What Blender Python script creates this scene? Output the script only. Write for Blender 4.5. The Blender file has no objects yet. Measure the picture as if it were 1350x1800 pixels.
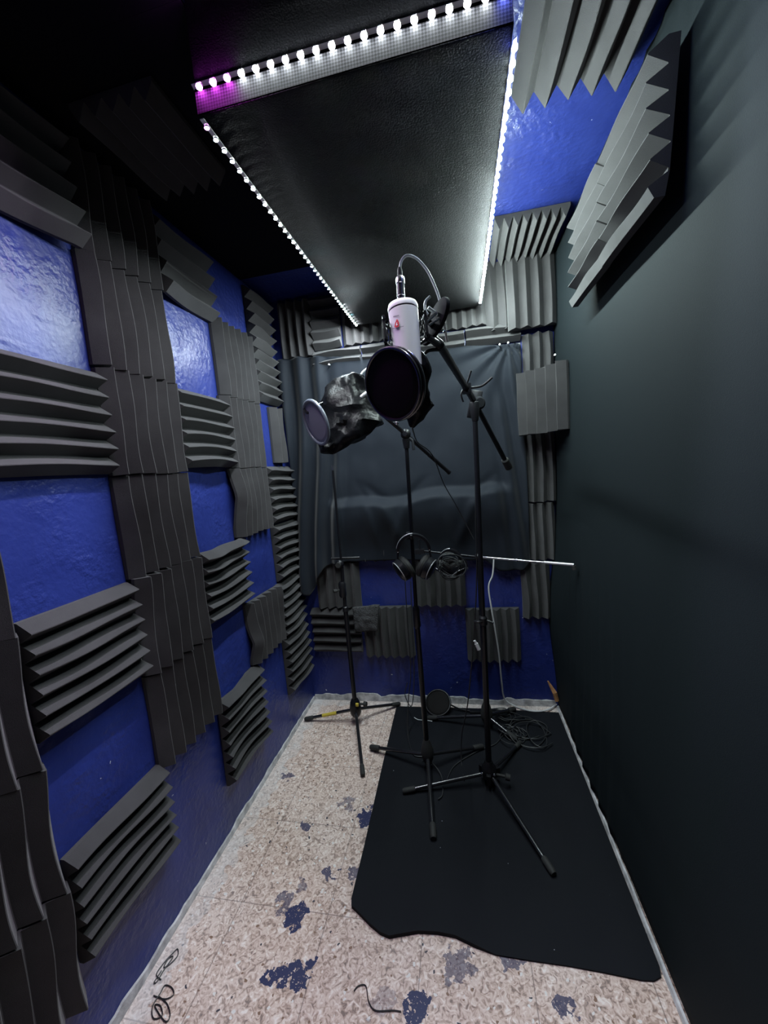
import bpy, bmesh, math, random
from mathutils import Vector, Matrix, noise

# ------------------------------------------------------------------ camera, world, exposure
SC = bpy.context.scene
COL = SC.collection
F_PX = 688.8
YAW, PITCH, ROLL = 0.1976, 0.1125, 0.0868
CAM = Vector((0.9866, -2.1769, 1.4022))
fw = Vector((-math.sin(YAW)*math.cos(PITCH), math.cos(YAW)*math.cos(PITCH), -math.sin(PITCH)))
r0 = Vector((math.cos(YAW), math.sin(YAW), 0)); d0 = fw.cross(r0)
RT = math.cos(ROLL)*r0 + math.sin(ROLL)*d0
DN = -math.sin(ROLL)*r0 + math.cos(ROLL)*d0
cd = bpy.data.cameras.new('camera'); cam = bpy.data.objects.new('camera', cd); COL.objects.link(cam)
cd.sensor_fit = 'VERTICAL'; cd.sensor_height = 24.0; cd.lens = 24.0*F_PX/1800.0
cd.clip_start = 0.02
cam.matrix_world = Matrix(((RT.x, -DN.x, -fw.x, CAM.x), (RT.y, -DN.y, -fw.y, CAM.y), (RT.z, -DN.z, -fw.z, CAM.z), (0, 0, 0, 1)))
SC.camera = cam
w = bpy.data.worlds.new('world'); SC.world = w; w.use_nodes = True
w.node_tree.nodes['Background'].inputs[0].default_value = (0.55, 0.65, 1.0, 1)
w.node_tree.nodes['Background'].inputs[1].default_value = 0.012
SC.view_settings.view_transform = 'Standard'; SC.view_settings.look = 'None'
SC.view_settings.gamma = 1.0; SC.view_settings.use_curve_mapping = False
SC.view_settings.exposure = 0.0
SC.cycles.use_denoising = True
SC.cycles.max_bounces = 8
SC.cycles.sample_clamp_indirect = 4.0
LED_NEAR, LED_RIGHT, LED_LEFT = 2400.0, 1150.0, 3050.0      # radiance of the LED chips of the three strips
LED_WHITE, LED_COOL, LED_MAGENTA, LED_BLUE, LED_TEAL = (0.90, 0.97, 1.0), (0.83, 1.0, 0.97), (0.85, 0.08, 1.0), (0.15, 0.2, 1.0), (0.45, 0.9, 1.0)

W_LOW, W_TOP, CEIL = 1.447, 1.500, 2.37     # inner face of the right covering at floor and ceiling, ceiling height
V = Vector
def at(u, v, t):                      # point at depth t along the sight line of a photo point
    return CAM + t*(fw + RT*((u-675)/F_PX) + DN*((v-900)/F_PX))
def on(u, v, ax, val):                # point of a sight line on a room plane
    d = at(u, v, 1) - CAM
    return CAM + d*((val-CAM[ax])/d[ax])

# ------------------------------------------------------------------ helpers
class MB:
    def __init__(s): s.v = []; s.f = []
    def add(s, vs, fs):
        o = len(s.v); s.v += [V(p) for p in vs]; s.f += [[i+o for i in f] for f in fs]; return s
    def box(s, c, size, rot=None):
        c = V(c); a, b, d = [x/2 for x in size]; R = rot or Matrix.Identity(3)
        vs = [c + R @ V((x*a, y*b, z*d)) for x in (-1, 1) for y in (-1, 1) for z in (-1, 1)]
        return s.add(vs, [(0, 1, 3, 2), (4, 6, 7, 5), (0, 4, 5, 1), (2, 3, 7, 6), (0, 2, 6, 4), (1, 5, 7, 3)])
    def tube(s, pts, r, seg=12, cap=True):
        pts = [V(p) for p in pts]; n = len(pts); rs = r if isinstance(r, (list, tuple)) else [r]*n
        T = []
        for i in range(n):
            a = pts[max(i-1, 0)]; b = pts[min(i+1, n-1)]; t = (b-a)
            T.append(t.normalized() if t.length > 1e-9 else (T[-1] if T else V((0, 0, 1))))
        ref = V((0, 0, 1)) if abs(T[0].z) < .9 else V((1, 0, 0))
        nrm = (ref - T[0]*ref.dot(T[0])).normalized(); vs = []
        for i in range(n):
            nrm = nrm - T[i]*nrm.dot(T[i])
            nrm = nrm.normalized() if nrm.length > 1e-6 else T[i].orthogonal().normalized()
            b = T[i].cross(nrm)
            for k in range(seg):
                a = 2*math.pi*k/seg
                vs.append(pts[i] + rs[i]*(math.cos(a)*nrm + math.sin(a)*b))
        fs = [(i*seg+k, i*seg+(k+1) % seg, (i+1)*seg+(k+1) % seg, (i+1)*seg+k) for i in range(n-1) for k in range(seg)]
        if cap: fs += [list(range(seg))[::-1], [(n-1)*seg+k for k in range(seg)]]
        return s.add(vs, fs)
    def cyl(s, a, b, r, seg=16): return s.tube([a, b], r, seg)
    def ring(s, c, n, R, r, seg=40, rs=8, up=None, ry=None):
        n = V(n).normalized(); a = n.orthogonal().normalized() if up is None else (V(up)-n*V(up).dot(n)).normalized(); b = n.cross(a)
        ry = ry or R; vs = []; c = V(c)
        for i in range(seg):
            t = 2*math.pi*i/seg; d = math.cos(t)*a*ry + math.sin(t)*b*R; o = d.normalized()
            for k in range(rs):
                q = 2*math.pi*k/rs; vs.append(c + d + r*(math.cos(q)*o + math.sin(q)*n))
        fs = [(i*rs+k, i*rs+(k+1) % rs, ((i+1) % seg)*rs+(k+1) % rs, ((i+1) % seg)*rs+k) for i in range(seg) for k in range(rs)]
        return s.add(vs, fs)
    def lathe(s, base, axis, prof, seg=32):   # prof: (radius, height)
        base = V(base); axis = V(axis).normalized(); a = axis.orthogonal().normalized(); b = axis.cross(a); vs = []
        for (r, h) in prof:
            for k in range(seg):
                t = 2*math.pi*k/seg; vs.append(base + axis*h + r*(math.cos(t)*a + math.sin(t)*b))
        n = len(prof)
        fs = [(i*seg+k, i*seg+(k+1) % seg, (i+1)*seg+(k+1) % seg, (i+1)*seg+k) for i in range(n-1) for k in range(seg)]
        fs += [list(range(seg))[::-1], [(n-1)*seg+k for k in range(seg)]]
        return s.add(vs, fs)
    def ball(s, c, r, seg=16, sc=(1, 1, 1)):
        n = seg//2; vs = [V(c) + V((r*sc[0]*math.sin(math.pi*i/n)*math.cos(2*math.pi*k/seg), r*sc[1]*math.sin(math.pi*i/n)*math.sin(2*math.pi*k/seg), r*sc[2]*math.cos(math.pi*i/n))) for i in range(n+1) for k in range(seg)]
        return s.add(vs, [(i*seg+k, (i+1)*seg+k, (i+1)*seg+(k+1) % seg, i*seg+(k+1) % seg) for i in range(n) for k in range(seg)])
    def build(s, name, m, parent=None, org=None, smooth=35, bevel=0):
        """one mesh object; vertices are given in room coordinates and stored relative to the thing's base"""
        if org is None:
            if parent is not None:
                r = parent
                while r.parent: r = r.parent
                org = r.location
            else:
                xs = [p.x for p in s.v]; ys = [p.y for p in s.v]; zs = [p.z for p in s.v]
                org = V(((min(xs)+max(xs))/2, (min(ys)+max(ys))/2, min(zs)))
        org = V(org)
        me = bpy.data.meshes.new(name); me.from_pydata([p-org for p in s.v], [], s.f)
        bm = bmesh.new(); bm.from_mesh(me); bmesh.ops.remove_doubles(bm, verts=bm.verts, dist=1e-6)
        bmesh.ops.recalc_face_normals(bm, faces=bm.faces)
        if bevel: bmesh.ops.bevel(bm, geom=[e for e in bm.edges if e.is_manifold and e.calc_face_angle(0) > .6], offset=bevel, segments=2, affect='EDGES', profile=.5)
        bm.to_mesh(me); bm.free()
        if smooth:
            for p in me.polygons: p.use_smooth = True
            me.set_sharp_from_angle(angle=math.radians(smooth))
        me.materials.append(m)
        o = bpy.data.objects.new(name, me); COL.objects.link(o)
        if parent is not None: o.parent = parent
        else: o.location = org
        return o
def tag(o, label=None, cat=None, group=None, kind=None):
    if label: o['label'] = label
    if cat: o['category'] = cat
    if group: o['group'] = group
    if kind: o['kind'] = kind
    return o
def thing(name, label, cat, loc, group=None):
    o = bpy.data.objects.new(name, None); COL.objects.link(o); o.location = loc; o.empty_display_size = .05
    return tag(o, label, cat, group)
def spline(pts, n=8):
    pts = [V(p) for p in pts]; out = []
    for i in range(len(pts)-1):
        p0 = pts[max(i-1, 0)]; p1 = pts[i]; p2 = pts[i+1]; p3 = pts[min(i+2, len(pts)-1)]
        for k in range(n):
            t = k/n
            out.append(.5*((2*p1)+(p2-p0)*t+(2*p0-5*p1+4*p2-p3)*t*t+(3*p1-p0-3*p2+p3)*t**3))
    return out+[pts[-1]]

# ------------------------------------------------------------------ materials
def mat(name, col, rough=.6, metal=0, spec=.5, bump=0, bscale=60, vary=0, vscale=8, sheen=0, coat=0, emit=None, estr=0):
    m = bpy.data.materials.new(name); m.use_nodes = True; nt = m.node_tree; b = nt.nodes['Principled BSDF']
    b.inputs['Base Color'].default_value = (*col, 1); b.inputs['Roughness'].default_value = rough
    b.inputs['Metallic'].default_value = metal; b.inputs['Specular IOR Level'].default_value = spec
    b.inputs['Sheen Weight'].default_value = sheen; b.inputs['Coat Weight'].default_value = coat
    tc = nt.nodes.new('ShaderNodeTexCoord')
    if vary:
        n = nt.nodes.new('ShaderNodeTexNoise'); n.inputs['Scale'].default_value = vscale; n.inputs['Detail'].default_value = 4
        nt.links.new(tc.outputs['Object'], n.inputs['Vector'])
        r = nt.nodes.new('ShaderNodeValToRGB')
        r.color_ramp.elements[0].position = .3; r.color_ramp.elements[1].position = .7
        r.color_ramp.elements[0].color = (*[c*(1-vary) for c in col], 1); r.color_ramp.elements[1].color = (*[min(1, c*(1+vary)) for c in col], 1)
        nt.links.new(n.outputs['Fac'], r.inputs[0]); nt.links.new(r.outputs[0], b.inputs['Base Color'])
    if bump:
        n = nt.nodes.new('ShaderNodeTexNoise'); n.inputs['Scale'].default_value = bscale; n.inputs['Detail'].default_value = 3
        nt.links.new(tc.outputs['Object'], n.inputs['Vector'])
        bp = nt.nodes.new('ShaderNodeBump'); bp.inputs['Strength'].default_value = bump; bp.inputs['Distance'].default_value = .01
        nt.links.new(n.outputs['Fac'], bp.inputs['Height']); nt.links.new(bp.outputs[0], b.inputs['Normal'])
    if emit:
        b.inputs['Emission Color'].default_value = (*emit, 1); b.inputs['Emission Strength'].default_value = estr
    return m
M = {}
M['foam'] = mat('foam', (.048, .046, .048), .95, spec=.15, bump=.25, bscale=900, vary=.12, vscale=14, sheen=.15)
M['black_metal'] = mat('black_metal', (.009, .009, .011), .38, spec=.35)
M['black_gloss'] = mat('black_gloss', (.007, .007, .009), .3, spec=.28)
M['leg_gloss'] = mat('leg_gloss', (.012, .012, .014), .2, spec=.9, coat=.4)
M['grey_metal'] = mat('grey_metal', (.014, .015, .018), .8, spec=.12)
M['black_rubber'] = mat('black_rubber', (.018, .018, .018), .75)
M['chrome'] = mat('chrome', (.75, .75, .78), .18, 1)
M['cover_cloth'] = mat('cover_cloth', (.0088, .0128, .015), .8, spec=.1, bump=.08, bscale=500)
M['drape'] = mat('drape', (.0052, .0080, .0138), .66, spec=.16, bump=.08, bscale=600, sheen=.15)
M['cloud_cloth'] = mat('cloud_cloth', (.0026, .0028, .004), .9, spec=.2, bump=.3, bscale=300)
M['mat_rubber'] = mat('mat_rubber', (.005, .006, .009), .8, spec=.2, bump=.1, bscale=400)
def lint(m):
    nt = m.node_tree; b = nt.nodes['Principled BSDF']; L = nt.links.new; N = nt.nodes.new; g = N('ShaderNodeNewGeometry')
    vo = N('ShaderNodeTexVoronoi'); vo.inputs['Scale'].default_value = 30; L(g.outputs['Position'], vo.inputs['Vector'])
    a = N('ShaderNodeMath'); a.operation = 'LESS_THAN'; a.inputs[1].default_value = .05; L(vo.outputs['Distance'], a.inputs[0])
    sp = N('ShaderNodeSeparateColor'); L(vo.outputs['Color'], sp.inputs[0])
    c = N('ShaderNodeMath'); c.operation = 'GREATER_THAN'; c.inputs[1].default_value = .93; L(sp.outputs[0], c.inputs[0])
    d = N('ShaderNodeMath'); d.operation = 'MULTIPLY'; L(a.outputs[0], d.inputs[0]); L(c.outputs[0], d.inputs[1])
    x = N('ShaderNodeMix'); x.data_type = 'RGBA'; L(d.outputs[0], x.inputs[0]); x.inputs[6].default_value = b.inputs['Base Color'].default_value; x.inputs[7].default_value = (.4, .42, .46, 1)
    L(x.outputs[2], b.inputs['Base Color'])
lint(M['mat_rubber'])
M['bag'] = mat('bag', (.004, .004, .005), .40, spec=.12, bump=.5, bscale=32)
M['mesh_cloth'] = mat('mesh_cloth', (.010, .009, .009), .8, spec=.2)
M['pale_rim'] = mat('pale_rim', (.16, .18, .22), .35)
M['mesh_grey'] = mat('mesh_grey', (.26, .26, .32), .8, spec=.2)
M['white_enamel'] = mat('white_enamel', (.82, .80, .81), .38, spec=.5)
M['white_tape'] = mat('white_tape', (.75, .75, .75), .5)
M['white_cord'] = mat('white_cord', (.55, .55, .56), .5)
M['grey_cord'] = mat('grey_cord', (.60, .63, .64), .45)
M['black_cord'] = mat('black_cord', (.014, .014, .016), .45)
M['dusty_cord'] = mat('dusty_cord', (.022, .023, .025), .5)
M['red'] = mat('red_print', (.55, .015, .02), .5)
M['dark_print'] = mat('dark_print', (.04, .03, .05), .6)
M['yellow'] = mat('yellow_tape', (.55, .42, .05), .6)
M['wood'] = mat('raw_wood', (.36, .17, .07), .8, vary=.35, vscale=40)
M['trim'] = mat('bare_plaster', (.42, .41, .42), .85, vary=.4, vscale=25, bump=.4, bscale=50)
M['fuzz'] = mat('grey_fuzz', (.075, .075, .078), 1, spec=.1, bump=1, bscale=180, vary=.3, vscale=60)
M['ceil_shade'] = mat('ceil_shade', (.004, .004, .006), .9, spec=.1)  # near-black colour for the part of the ceiling left in shade
M['silver_print'] = mat('silver_print', (.5, .5, .52), .4, .6)

def wall_paint():
    m = mat('blue_paint', (.034, .056, .28), .33, spec=.38); nt = m.node_tree; b = nt.nodes['Principled BSDF']; L = nt.links.new
    geo = nt.nodes.new('ShaderNodeNewGeometry')
    n1 = nt.nodes.new('ShaderNodeTexNoise'); n1.inputs['Scale'].default_value = 55; n1.inputs['Detail'].default_value = 5; L(geo.outputs['Position'], n1.inputs['Vector'])
    n2 = nt.nodes.new('ShaderNodeTexNoise'); n2.inputs['Scale'].default_value = 4; n2.inputs['Detail'].default_value = 3; L(geo.outputs['Position'], n2.inputs['Vector'])
    n3 = nt.nodes.new('ShaderNodeTexNoise'); n3.inputs['Scale'].default_value = 7; n3.inputs['Detail'].default_value = 2; L(geo.outputs['Position'], n3.inputs['Vector'])
    # rough crumbly patches where n3 is high
    r3 = nt.nodes.new('ShaderNodeMapRange'); r3.inputs[1].default_value = .45; r3.inputs[2].default_value = .7; r3.inputs[3].default_value = .25; r3.inputs[4].default_value = 1.0; L(n3.outputs['Fac'], r3.inputs[0])
    mu = nt.nodes.new('ShaderNodeMath'); mu.operation = 'MULTIPLY'; L(n1.outputs['Fac'], mu.inputs[0]); L(r3.outputs[0], mu.inputs[1])
    bp = nt.nodes.new('ShaderNodeBump'); bp.inputs['Strength'].default_value = .8; bp.inputs['Distance'].default_value = .008; L(mu.outputs[0], bp.inputs['Height']); L(bp.outputs[0], b.inputs['Normal'])
    rp = nt.nodes.new('ShaderNodeValToRGB'); rp.color_ramp.elements[0].position = .35; rp.color_ramp.elements[1].position = .7
    rp.color_ramp.elements[0].color = (.014, .024, .145, 1); rp.color_ramp.elements[1].color = (.021, .035, .19, 1); L(n2.outputs['Fac'], rp.inputs[0])
    # small bare chips in the paint
    vo = nt.nodes.new('ShaderNodeTexVoronoi'); vo.inputs['Scale'].default_value = 26; va = nt.nodes.new('ShaderNodeVectorMath'); va.operation = 'MULTIPLY_ADD'; va.inputs[1].default_value = (.05, .05, .05); L(n1.outputs['Color'], va.inputs[0]); L(geo.outputs['Position'], va.inputs[2]); L(va.outputs[0], vo.inputs['Vector'])
    lt = nt.nodes.new('ShaderNodeMath'); lt.operation = 'LESS_THAN'; lt.inputs[1].default_value = .085; L(vo.outputs['Distance'], lt.inputs[0])
    sp = nt.nodes.new('ShaderNodeSeparateColor'); L(vo.outputs['Color'], sp.inputs[0])
    gt = nt.nodes.new('ShaderNodeMath'); gt.operation = 'GREATER_THAN'; gt.inputs[1].default_value = .86; L(sp.outputs[0], gt.inputs[0])
    mm = nt.nodes.new('ShaderNodeMath'); mm.operation = 'MULTIPLY'; L(lt.outputs[0], mm.inputs[0]); L(gt.outputs[0], mm.inputs[1])
    mx = nt.nodes.new('ShaderNodeMix'); mx.data_type = 'RGBA'; L(mm.outputs[0], mx.inputs[0]); L(rp.outputs[0], mx.inputs[6]); mx.inputs[7].default_value = (.55, .57, .65, 1)
    L(mx.outputs[2], b.inputs['Base Color'])
    return m
M['wall'] = wall_paint()

def floor_mat():
    m = mat('speckled_vinyl', (.4, .33, .29), .55, spec=.35); nt = m.node_tree; b = nt.nodes['Principled BSDF']; L = nt.links.new; N = nt.nodes.new
    geo = N('ShaderNodeNewGeometry'); P = geo.outputs['Position']
    def noise_(s, d=3, dist=0):
        n = N('ShaderNodeTexNoise'); n.inputs['Scale'].default_value = s; n.inputs['Detail'].default_value = d; n.inputs['Distortion'].default_value = dist; L(P, n.inputs['Vector']); return n
    def ramp(fac, els):
        r = N('ShaderNodeValToRGB'); cr = r.color_ramp
        while len(cr.elements) < len(els): cr.elements.new(.5)
        for e, (p, c) in zip(cr.elements, els): e.position = p; e.color = (*c, 1)
        L(fac, r.inputs[0]); return r.outputs[0]
    def mix(fac, a, c):
        x = N('ShaderNodeMix'); x.data_type = 'RGBA'
        if hasattr(fac, 'links'): L(fac, x.inputs[0])
        else: x.inputs[0].default_value = fac
        L(a, x.inputs[6])
        if hasattr(c, 'links'): L(c, x.inputs[7])
        else: x.inputs[7].default_value = (*c, 1)
        return x.outputs[2]
    def math_(op, a, c=None):
        x = N('ShaderNodeMath'); x.operation = op
        for i, q in enumerate((a, c)):
            if q is None: continue
            if hasattr(q, 'links'): L(q, x.inputs[i])
            else: x.inputs[i].default_value = q
        return x.outputs[0]
    base = ramp(noise_(62, 8, 1.6).outputs['Fac'], [(.32, (.11, .065, .05)), (.41, (.38, .25, .19)), (.50, (.62, .46, .39)), (.61, (.76, .62, .55)), (.68, (.9, .81, .76))])
    big = ramp(noise_(3.2, 2).outputs['Fac'], [(.3, (.46, .35, .31)), (.7, (.70, .62, .61))])
    c = mix(.25, base, big)
    vo = N('ShaderNodeTexVoronoi'); vo.inputs['Scale'].default_value = 66
    nd = noise_(50, 2); va = N('ShaderNodeVectorMath'); va.operation = 'MULTIPLY_ADD'; va.inputs[1].default_value = (.022, .022, .022); L(nd.outputs['Color'], va.inputs[0]); L(P, va.inputs[2]); L(va.outputs[0], vo.inputs['Vector'])
    sp = N('ShaderNodeSeparateColor'); L(vo.outputs['Color'], sp.inputs[0])
    lt = math_('LESS_THAN', vo.outputs['Distance'], .30)
    c = mix(math_('MULTIPLY', lt, math_('GREATER_THAN', sp.outputs[0], .87)), c, (.72, .68, .66))
    c = mix(math_('MULTIPLY', math_('LESS_THAN', vo.outputs['Distance'], .26), math_('LESS_THAN', sp.outputs[1], .035)), c, (.05, .045, .06))
    c = mix(math_('MULTIPLY', math_('LESS_THAN', vo.outputs['Distance'], .3), math_('LESS_THAN', sp.outputs[2], .12)), c, (.22, .13, .09))
    # seams of the 12 inch tiles
    sx = N('ShaderNodeSeparateXYZ'); L(P, sx.inputs[0])
    for out, off in ((sx.outputs[0], .79), (sx.outputs[1], -.845)):
        d = math_('ABSOLUTE', math_('SUBTRACT', math_('FRACT', math_('ADD', math_('DIVIDE', math_('SUBTRACT', out, off), .3048), .5)), .5))
        c = mix(math_('MULTIPLY', math_('LESS_THAN', d, .005), .6), c, (.14, .10, .09))
    # dusty plaster smear beside the left and back walls
    nz = noise_(14, 4).outputs['Fac']
    for out, lim, sgn in ((sx.outputs[0], .075, 1), (sx.outputs[1], -.06, -1)):
        e = math_('ADD', out, math_('MULTIPLY', math_('SUBTRACT', nz, .5), .16))
        f = math_('LESS_THAN', e, lim) if sgn > 0 else math_('GREATER_THAN', e, lim)
        c = mix(math_('MULTIPLY', math_('MULTIPLY', f, .75), nz), c, (.62, .61, .62))
    # blue paint drips
    ns = noise_(32, 5).outputs['Fac']; ns2 = noise_(120, 5, 1.5).outputs['Fac']
    for (x, y, r, k) in [(.43, -.735, .028, .6), (.535, -.79, .040, 1), (.385, -1.165, .032, 1), (.335, -1.135, .028, .75), (.45, -1.30, .034, 1), (.415, -1.32, .02, 1), (.372, -1.318, .016, 1),
                         (.79, -1.325, .030, 1), (.892, -1.225, .04, .7), (1.165, -1.275, .022, .9), (1.04, -1.20, .018, .8), (.45, -1.02, .02, .9), (.54, -1.01, .025, .8), (.70, -1.335, .035, .35), (.29, -.86, .014, .9), (.10, -.62, .02, .8), (.36, -1.08, .014, .6)]:
        cx = N('ShaderNodeVectorMath'); cx.operation = 'DISTANCE'; L(P, cx.inputs[0]); cx.inputs[1].default_value = (x, y, 0)
        e = math_('ADD', cx.outputs['Value'], math_('MULTIPLY', math_('SUBTRACT', ns, .5), .13))
        f = math_('MULTIPLY', math_('MULTIPLY', math_('LESS_THAN', e, r), math_('GREATER_THAN', ns2, .36)), k)
        c = mix(f, c, (.022, .026, .085))
    L(c, b.inputs['Base Color'])
    bp = N('ShaderNodeBump'); bp.inputs['Strength'].default_value = .25; bp.inputs['Distance'].default_value = .003; L(ns2, bp.inputs['Height']); L(bp.outputs[0], b.inputs['Normal'])
    return m
M['floor'] = floor_mat()
def woven():
    m = mat('woven_cloth', (.05, .05, .055), .9, spec=.02); nt = m.node_tree; b = nt.nodes['Principled BSDF']; L = nt.links.new
    tc = nt.nodes.new('ShaderNodeTexCoord'); mp = nt.nodes.new('ShaderNodeMapping'); mp.inputs['Rotation'].default_value = (0, .78, 0); L(tc.outputs['Object'], mp.inputs['Vector'])
    ck = nt.nodes.new('ShaderNodeTexChecker'); ck.inputs['Scale'].default_value = 240; L(mp.outputs[0], ck.inputs['Vector'])
    ck.inputs['Color1'].default_value = (.0008, .0008, .001, 1); ck.inputs['Color2'].default_value = (.0065, .0065, .0075, 1)
    L(ck.outputs[0], b.inputs['Base Color']); return m
M['woven'] = woven()

# ------------------------------------------------------------------ the setting
def slab(name, lo, hi, m):
    o = MB().box([(a+c)/2 for a, c in zip(lo, hi)], [c-a for a, c in zip(lo, hi)]).build(name, m, smooth=0)
    return tag(o, kind='structure')
YN = -3.3
slab('floor', (-.1, YN, -.08), (1.75, .1, 0), M['floor'])
slab('ceiling', (-.1, YN, CEIL), (1.75, .1, CEIL+.08), M['wall'])
slab('wall_left', (-.1, YN, 0), (0, .1, CEIL), M['wall'])
slab('wall_back', (0, 0, 0), (1.6, .1, CEIL), M['wall'])
slab('wall_right', (1.53, YN, 0), (1.65, 0, CEIL), M['wall'])
def ragged(name, a, b, nrm, hmin, hmax, n, seed, th=.006):
    rnd = random.Random(seed); a = V(a); b = V(b); nrm = V(nrm); mb = MB(); prev = None; vs = []; fs = []
    h = hmin
    for i in range(n+1):
        if rnd.random() < .22: h = rnd.uniform(hmin, hmax)
        p = a.lerp(b, i/n)
        hh = h + rnd.uniform(-.003, .003)
        vs += [p, p+V((0, 0, hh)), p+nrm*th+V((0, 0, hh-.002)), p+nrm*(th+.004)]
        if i: k = 4*i; fs += [(k-3, k+1, k+2, k-2), (k-2, k+2, k+3, k-1), (k-4, k, k+1, k-3)]
    fs += [(0, 1, 2, 3), tuple(4*n+j for j in (3, 2, 1, 0))]
    mb.add(vs, fs); return tag(mb.build(name, M['trim'], smooth=0), kind='structure')
ragged('baseboard_left', (.0005, -2.2, .0005), (.0005, -.002, .0005), (1, 0, 0), .018, .032, 90, 3)
ragged('baseboard_back', (.01, -.0005, .0005), (1.43, -.0005, .0005), (0, -1, 0), .026, .046, 60, 5)
ragged('baseboard_right', (W_LOW-.004, -.01, .0005), (W_LOW-.004, -2.2, .0005), (-1, 0, 0), .006, .015, 50, 8)

# black cloth covering the right wall
def right_cover():
    ny, nz = 110, 70; vs = []; fs = []
    for j in range(nz+1):
        z = .022 + (2.345-.022)*j/nz
        for i in range(ny+1):
            y = -3.2 + 3.19*i/ny
            x = W_LOW + (W_TOP-W_LOW)*z/CEIL
            x += .0012*noise.noise(V((y*1.3, z*.9, 3)))
            # hanging folds at the low back part of the cloth
            k = max(0, 1-((y+.55)/.38)**2) * max(0, min(1, (1.02-z)/.25))
            x += -.006*k*math.sin(y*62+2*math.sin(z*3)) - .006*k
            kb = math.exp(-(y/.14)**2)*math.exp(-((z-.55)/.34)**2); x -= .045*kb
            # puckers along the top hem near the foam
            k2 = max(0, 1-abs(y+1.0)/.35)*max(0, (z-2.0)/.35)
            x += -.004*k2*math.sin(y*70+z*25)
            vs.append((x, y, z))
    n = ny+1
    fs = [(j*n+i, j*n+i+1, (j+1)*n+i+1, (j+1)*n+i) for j in range(nz) for i in range(ny)]
    o = MB().add(vs, fs).build('wall_cloth', M['cover_cloth'], smooth=80)
    md = o.modifiers.new('thickness', 'SOLIDIFY'); md.thickness = .003; md.offset = 1
    return tag(o, 'black cloth sheet covering the whole right wall from ceiling to floor', 'cloth')
right_cover()

# added black sheet standing in for unlit ceiling left and front of the panel
mb = MB(); zc = CEIL-.006
for lo, hi in (((.002, -1.36, zc), (.50, -.31, CEIL-.001)), ((.002, -3.2, zc), (1.13, -1.3605, CEIL-.001))):
    mb.box([(a+c)/2 for a, c in zip(lo, hi)], [c-a for a, c in zip(lo, hi)])
tag(mb.build('ceiling_shade_sheet', M['ceil_shade'], smooth=0), 'black sheet added for the shade on the ceiling left of the lit panel', 'cloth')

# ------------------------------------------------------------------ hanging ceiling panel and its LED strips
CX0, CX1, CY0, CY1, CZ = .505, 1.130, -1.358, -.075, 2.15
pan = thing('ceiling_panel', 'black fabric covered ceiling panel edged with lit strips', 'ceiling panel', ((CX0+CX1)/2, (CY0+CY1)/2, CZ))
MB().box(((CX0+CX1)/2, (CY0+CY1)/2, (CZ+CEIL)/2), (CX1-CX0, CY1-CY0, CEIL-CZ-.002)).build('padded_body', M['cloud_cloth'], pan, bevel=.004)
tag(MB().box(((CX0+CX1)/2, CY0-.0015, CZ+.032), (CX1-CX0-.004, .003, .058)).build('woven_band', M['woven'], pan, smooth=0), 'grey woven band on the front edge')
EM = {}
def led_mat(col, s):
    k = (col, s)
    if k not in EM: EM[k] = mat('led_glow', (.8, .8, .8), .4, emit=col, estr=s)
    return EM[k]
def chip_mesh(nrm, along, col, s, size=.0085, h=.005, dome=False):
    nrm = V(nrm); along = V(along); sd = nrm.cross(along); vs = []; fs = []
    if dome: h = size*.55
    prof = [(1, 0), (.9, .5), (.66, .82), (.36, 1)] if dome else [(1, 0), (1.12, .6), (1.12, .85), (1.0, 1)]
    for (r, hh) in prof:
        for k in range(8):
            a = 2*math.pi*(k+.5)/8; vs.append(nrm*hh*h + (along*math.cos(a)+sd*math.sin(a))*r*size/2)
    fs = [(i*8+k, i*8+(k+1) % 8, (i+1)*8+(k+1) % 8, (i+1)*8+k) for i in range(3) for k in range(8)] + [list(range(24, 32))]
    me = bpy.data.meshes.new('led_chip'); me.from_pydata(vs, [], fs); me.materials.append(M['white_tape']); me.materials.append(led_mat(col, s))
    for p in me.polygons:
        if p.index >= 24 or dome: p.material_index = 1      # flat chips glow on their lens face only, domed ones all over
    return me
def led_strip(label, a, b, nrm, n, colf, s, tape_mat, size, twist=None, gain=None, dome=False, group='lit strips around the ceiling panel'):
    a = V(a); b = V(b); nrm = V(nrm); d = (b-a).normalized(); sd = nrm.cross(d)
    t = thing('led_strip', label, 'light strip', a.lerp(b, .5), group); cache = {}
    R = Matrix((d, sd, nrm)).transposed()
    MB().box(a.lerp(b, .5)+nrm*.0008, ((b-a).length, .009, .0015), R).build('tape', tape_mat, t, smooth=0)
    for i in range(n):
        col = colf(i, n)
        sk = s*(1 if not gain else gain(i/n)); key = (col, round(sk, 1))
        if key not in cache: cache[key] = chip_mesh(nrm, d, col, sk, size, dome=dome)
        o = bpy.data.objects.new('led_chip', cache[key]); COL.objects.link(o); o.parent = t
        o.location = a.lerp(b, (i+.5)/n) + nrm*.0016 - t.location
        if twist and i >= twist[0]: o.rotation_euler = (0, twist[1], 0)
    return t
ZN = CZ+.052
led_strip('lit strip across the front face of the ceiling panel, magenta at its left end', (CX0+.0, CY0-.0055, ZN), (CX1, CY0-.0055, ZN), V((0, -.4, -.917)).normalized(), 20,
          lambda i, n: LED_MAGENTA if i < 3 else (LED_BLUE if i == n-1 else LED_WHITE), LED_NEAR, M['white_tape'], .0125)
led_strip('bright white lit strip along the right edge of the ceiling panel', (CX1+.003, CY0+.02, CZ-.002), (CX1+.003, CY1-.05, CZ-.002), V((.6, 0, -.8)), 40,
          lambda i, n: LED_BLUE if i == 0 else LED_COOL, LED_RIGHT, M['white_tape'], .0125, dome=True, gain=lambda f: .5 if f < .3 else 1.15)
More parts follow.
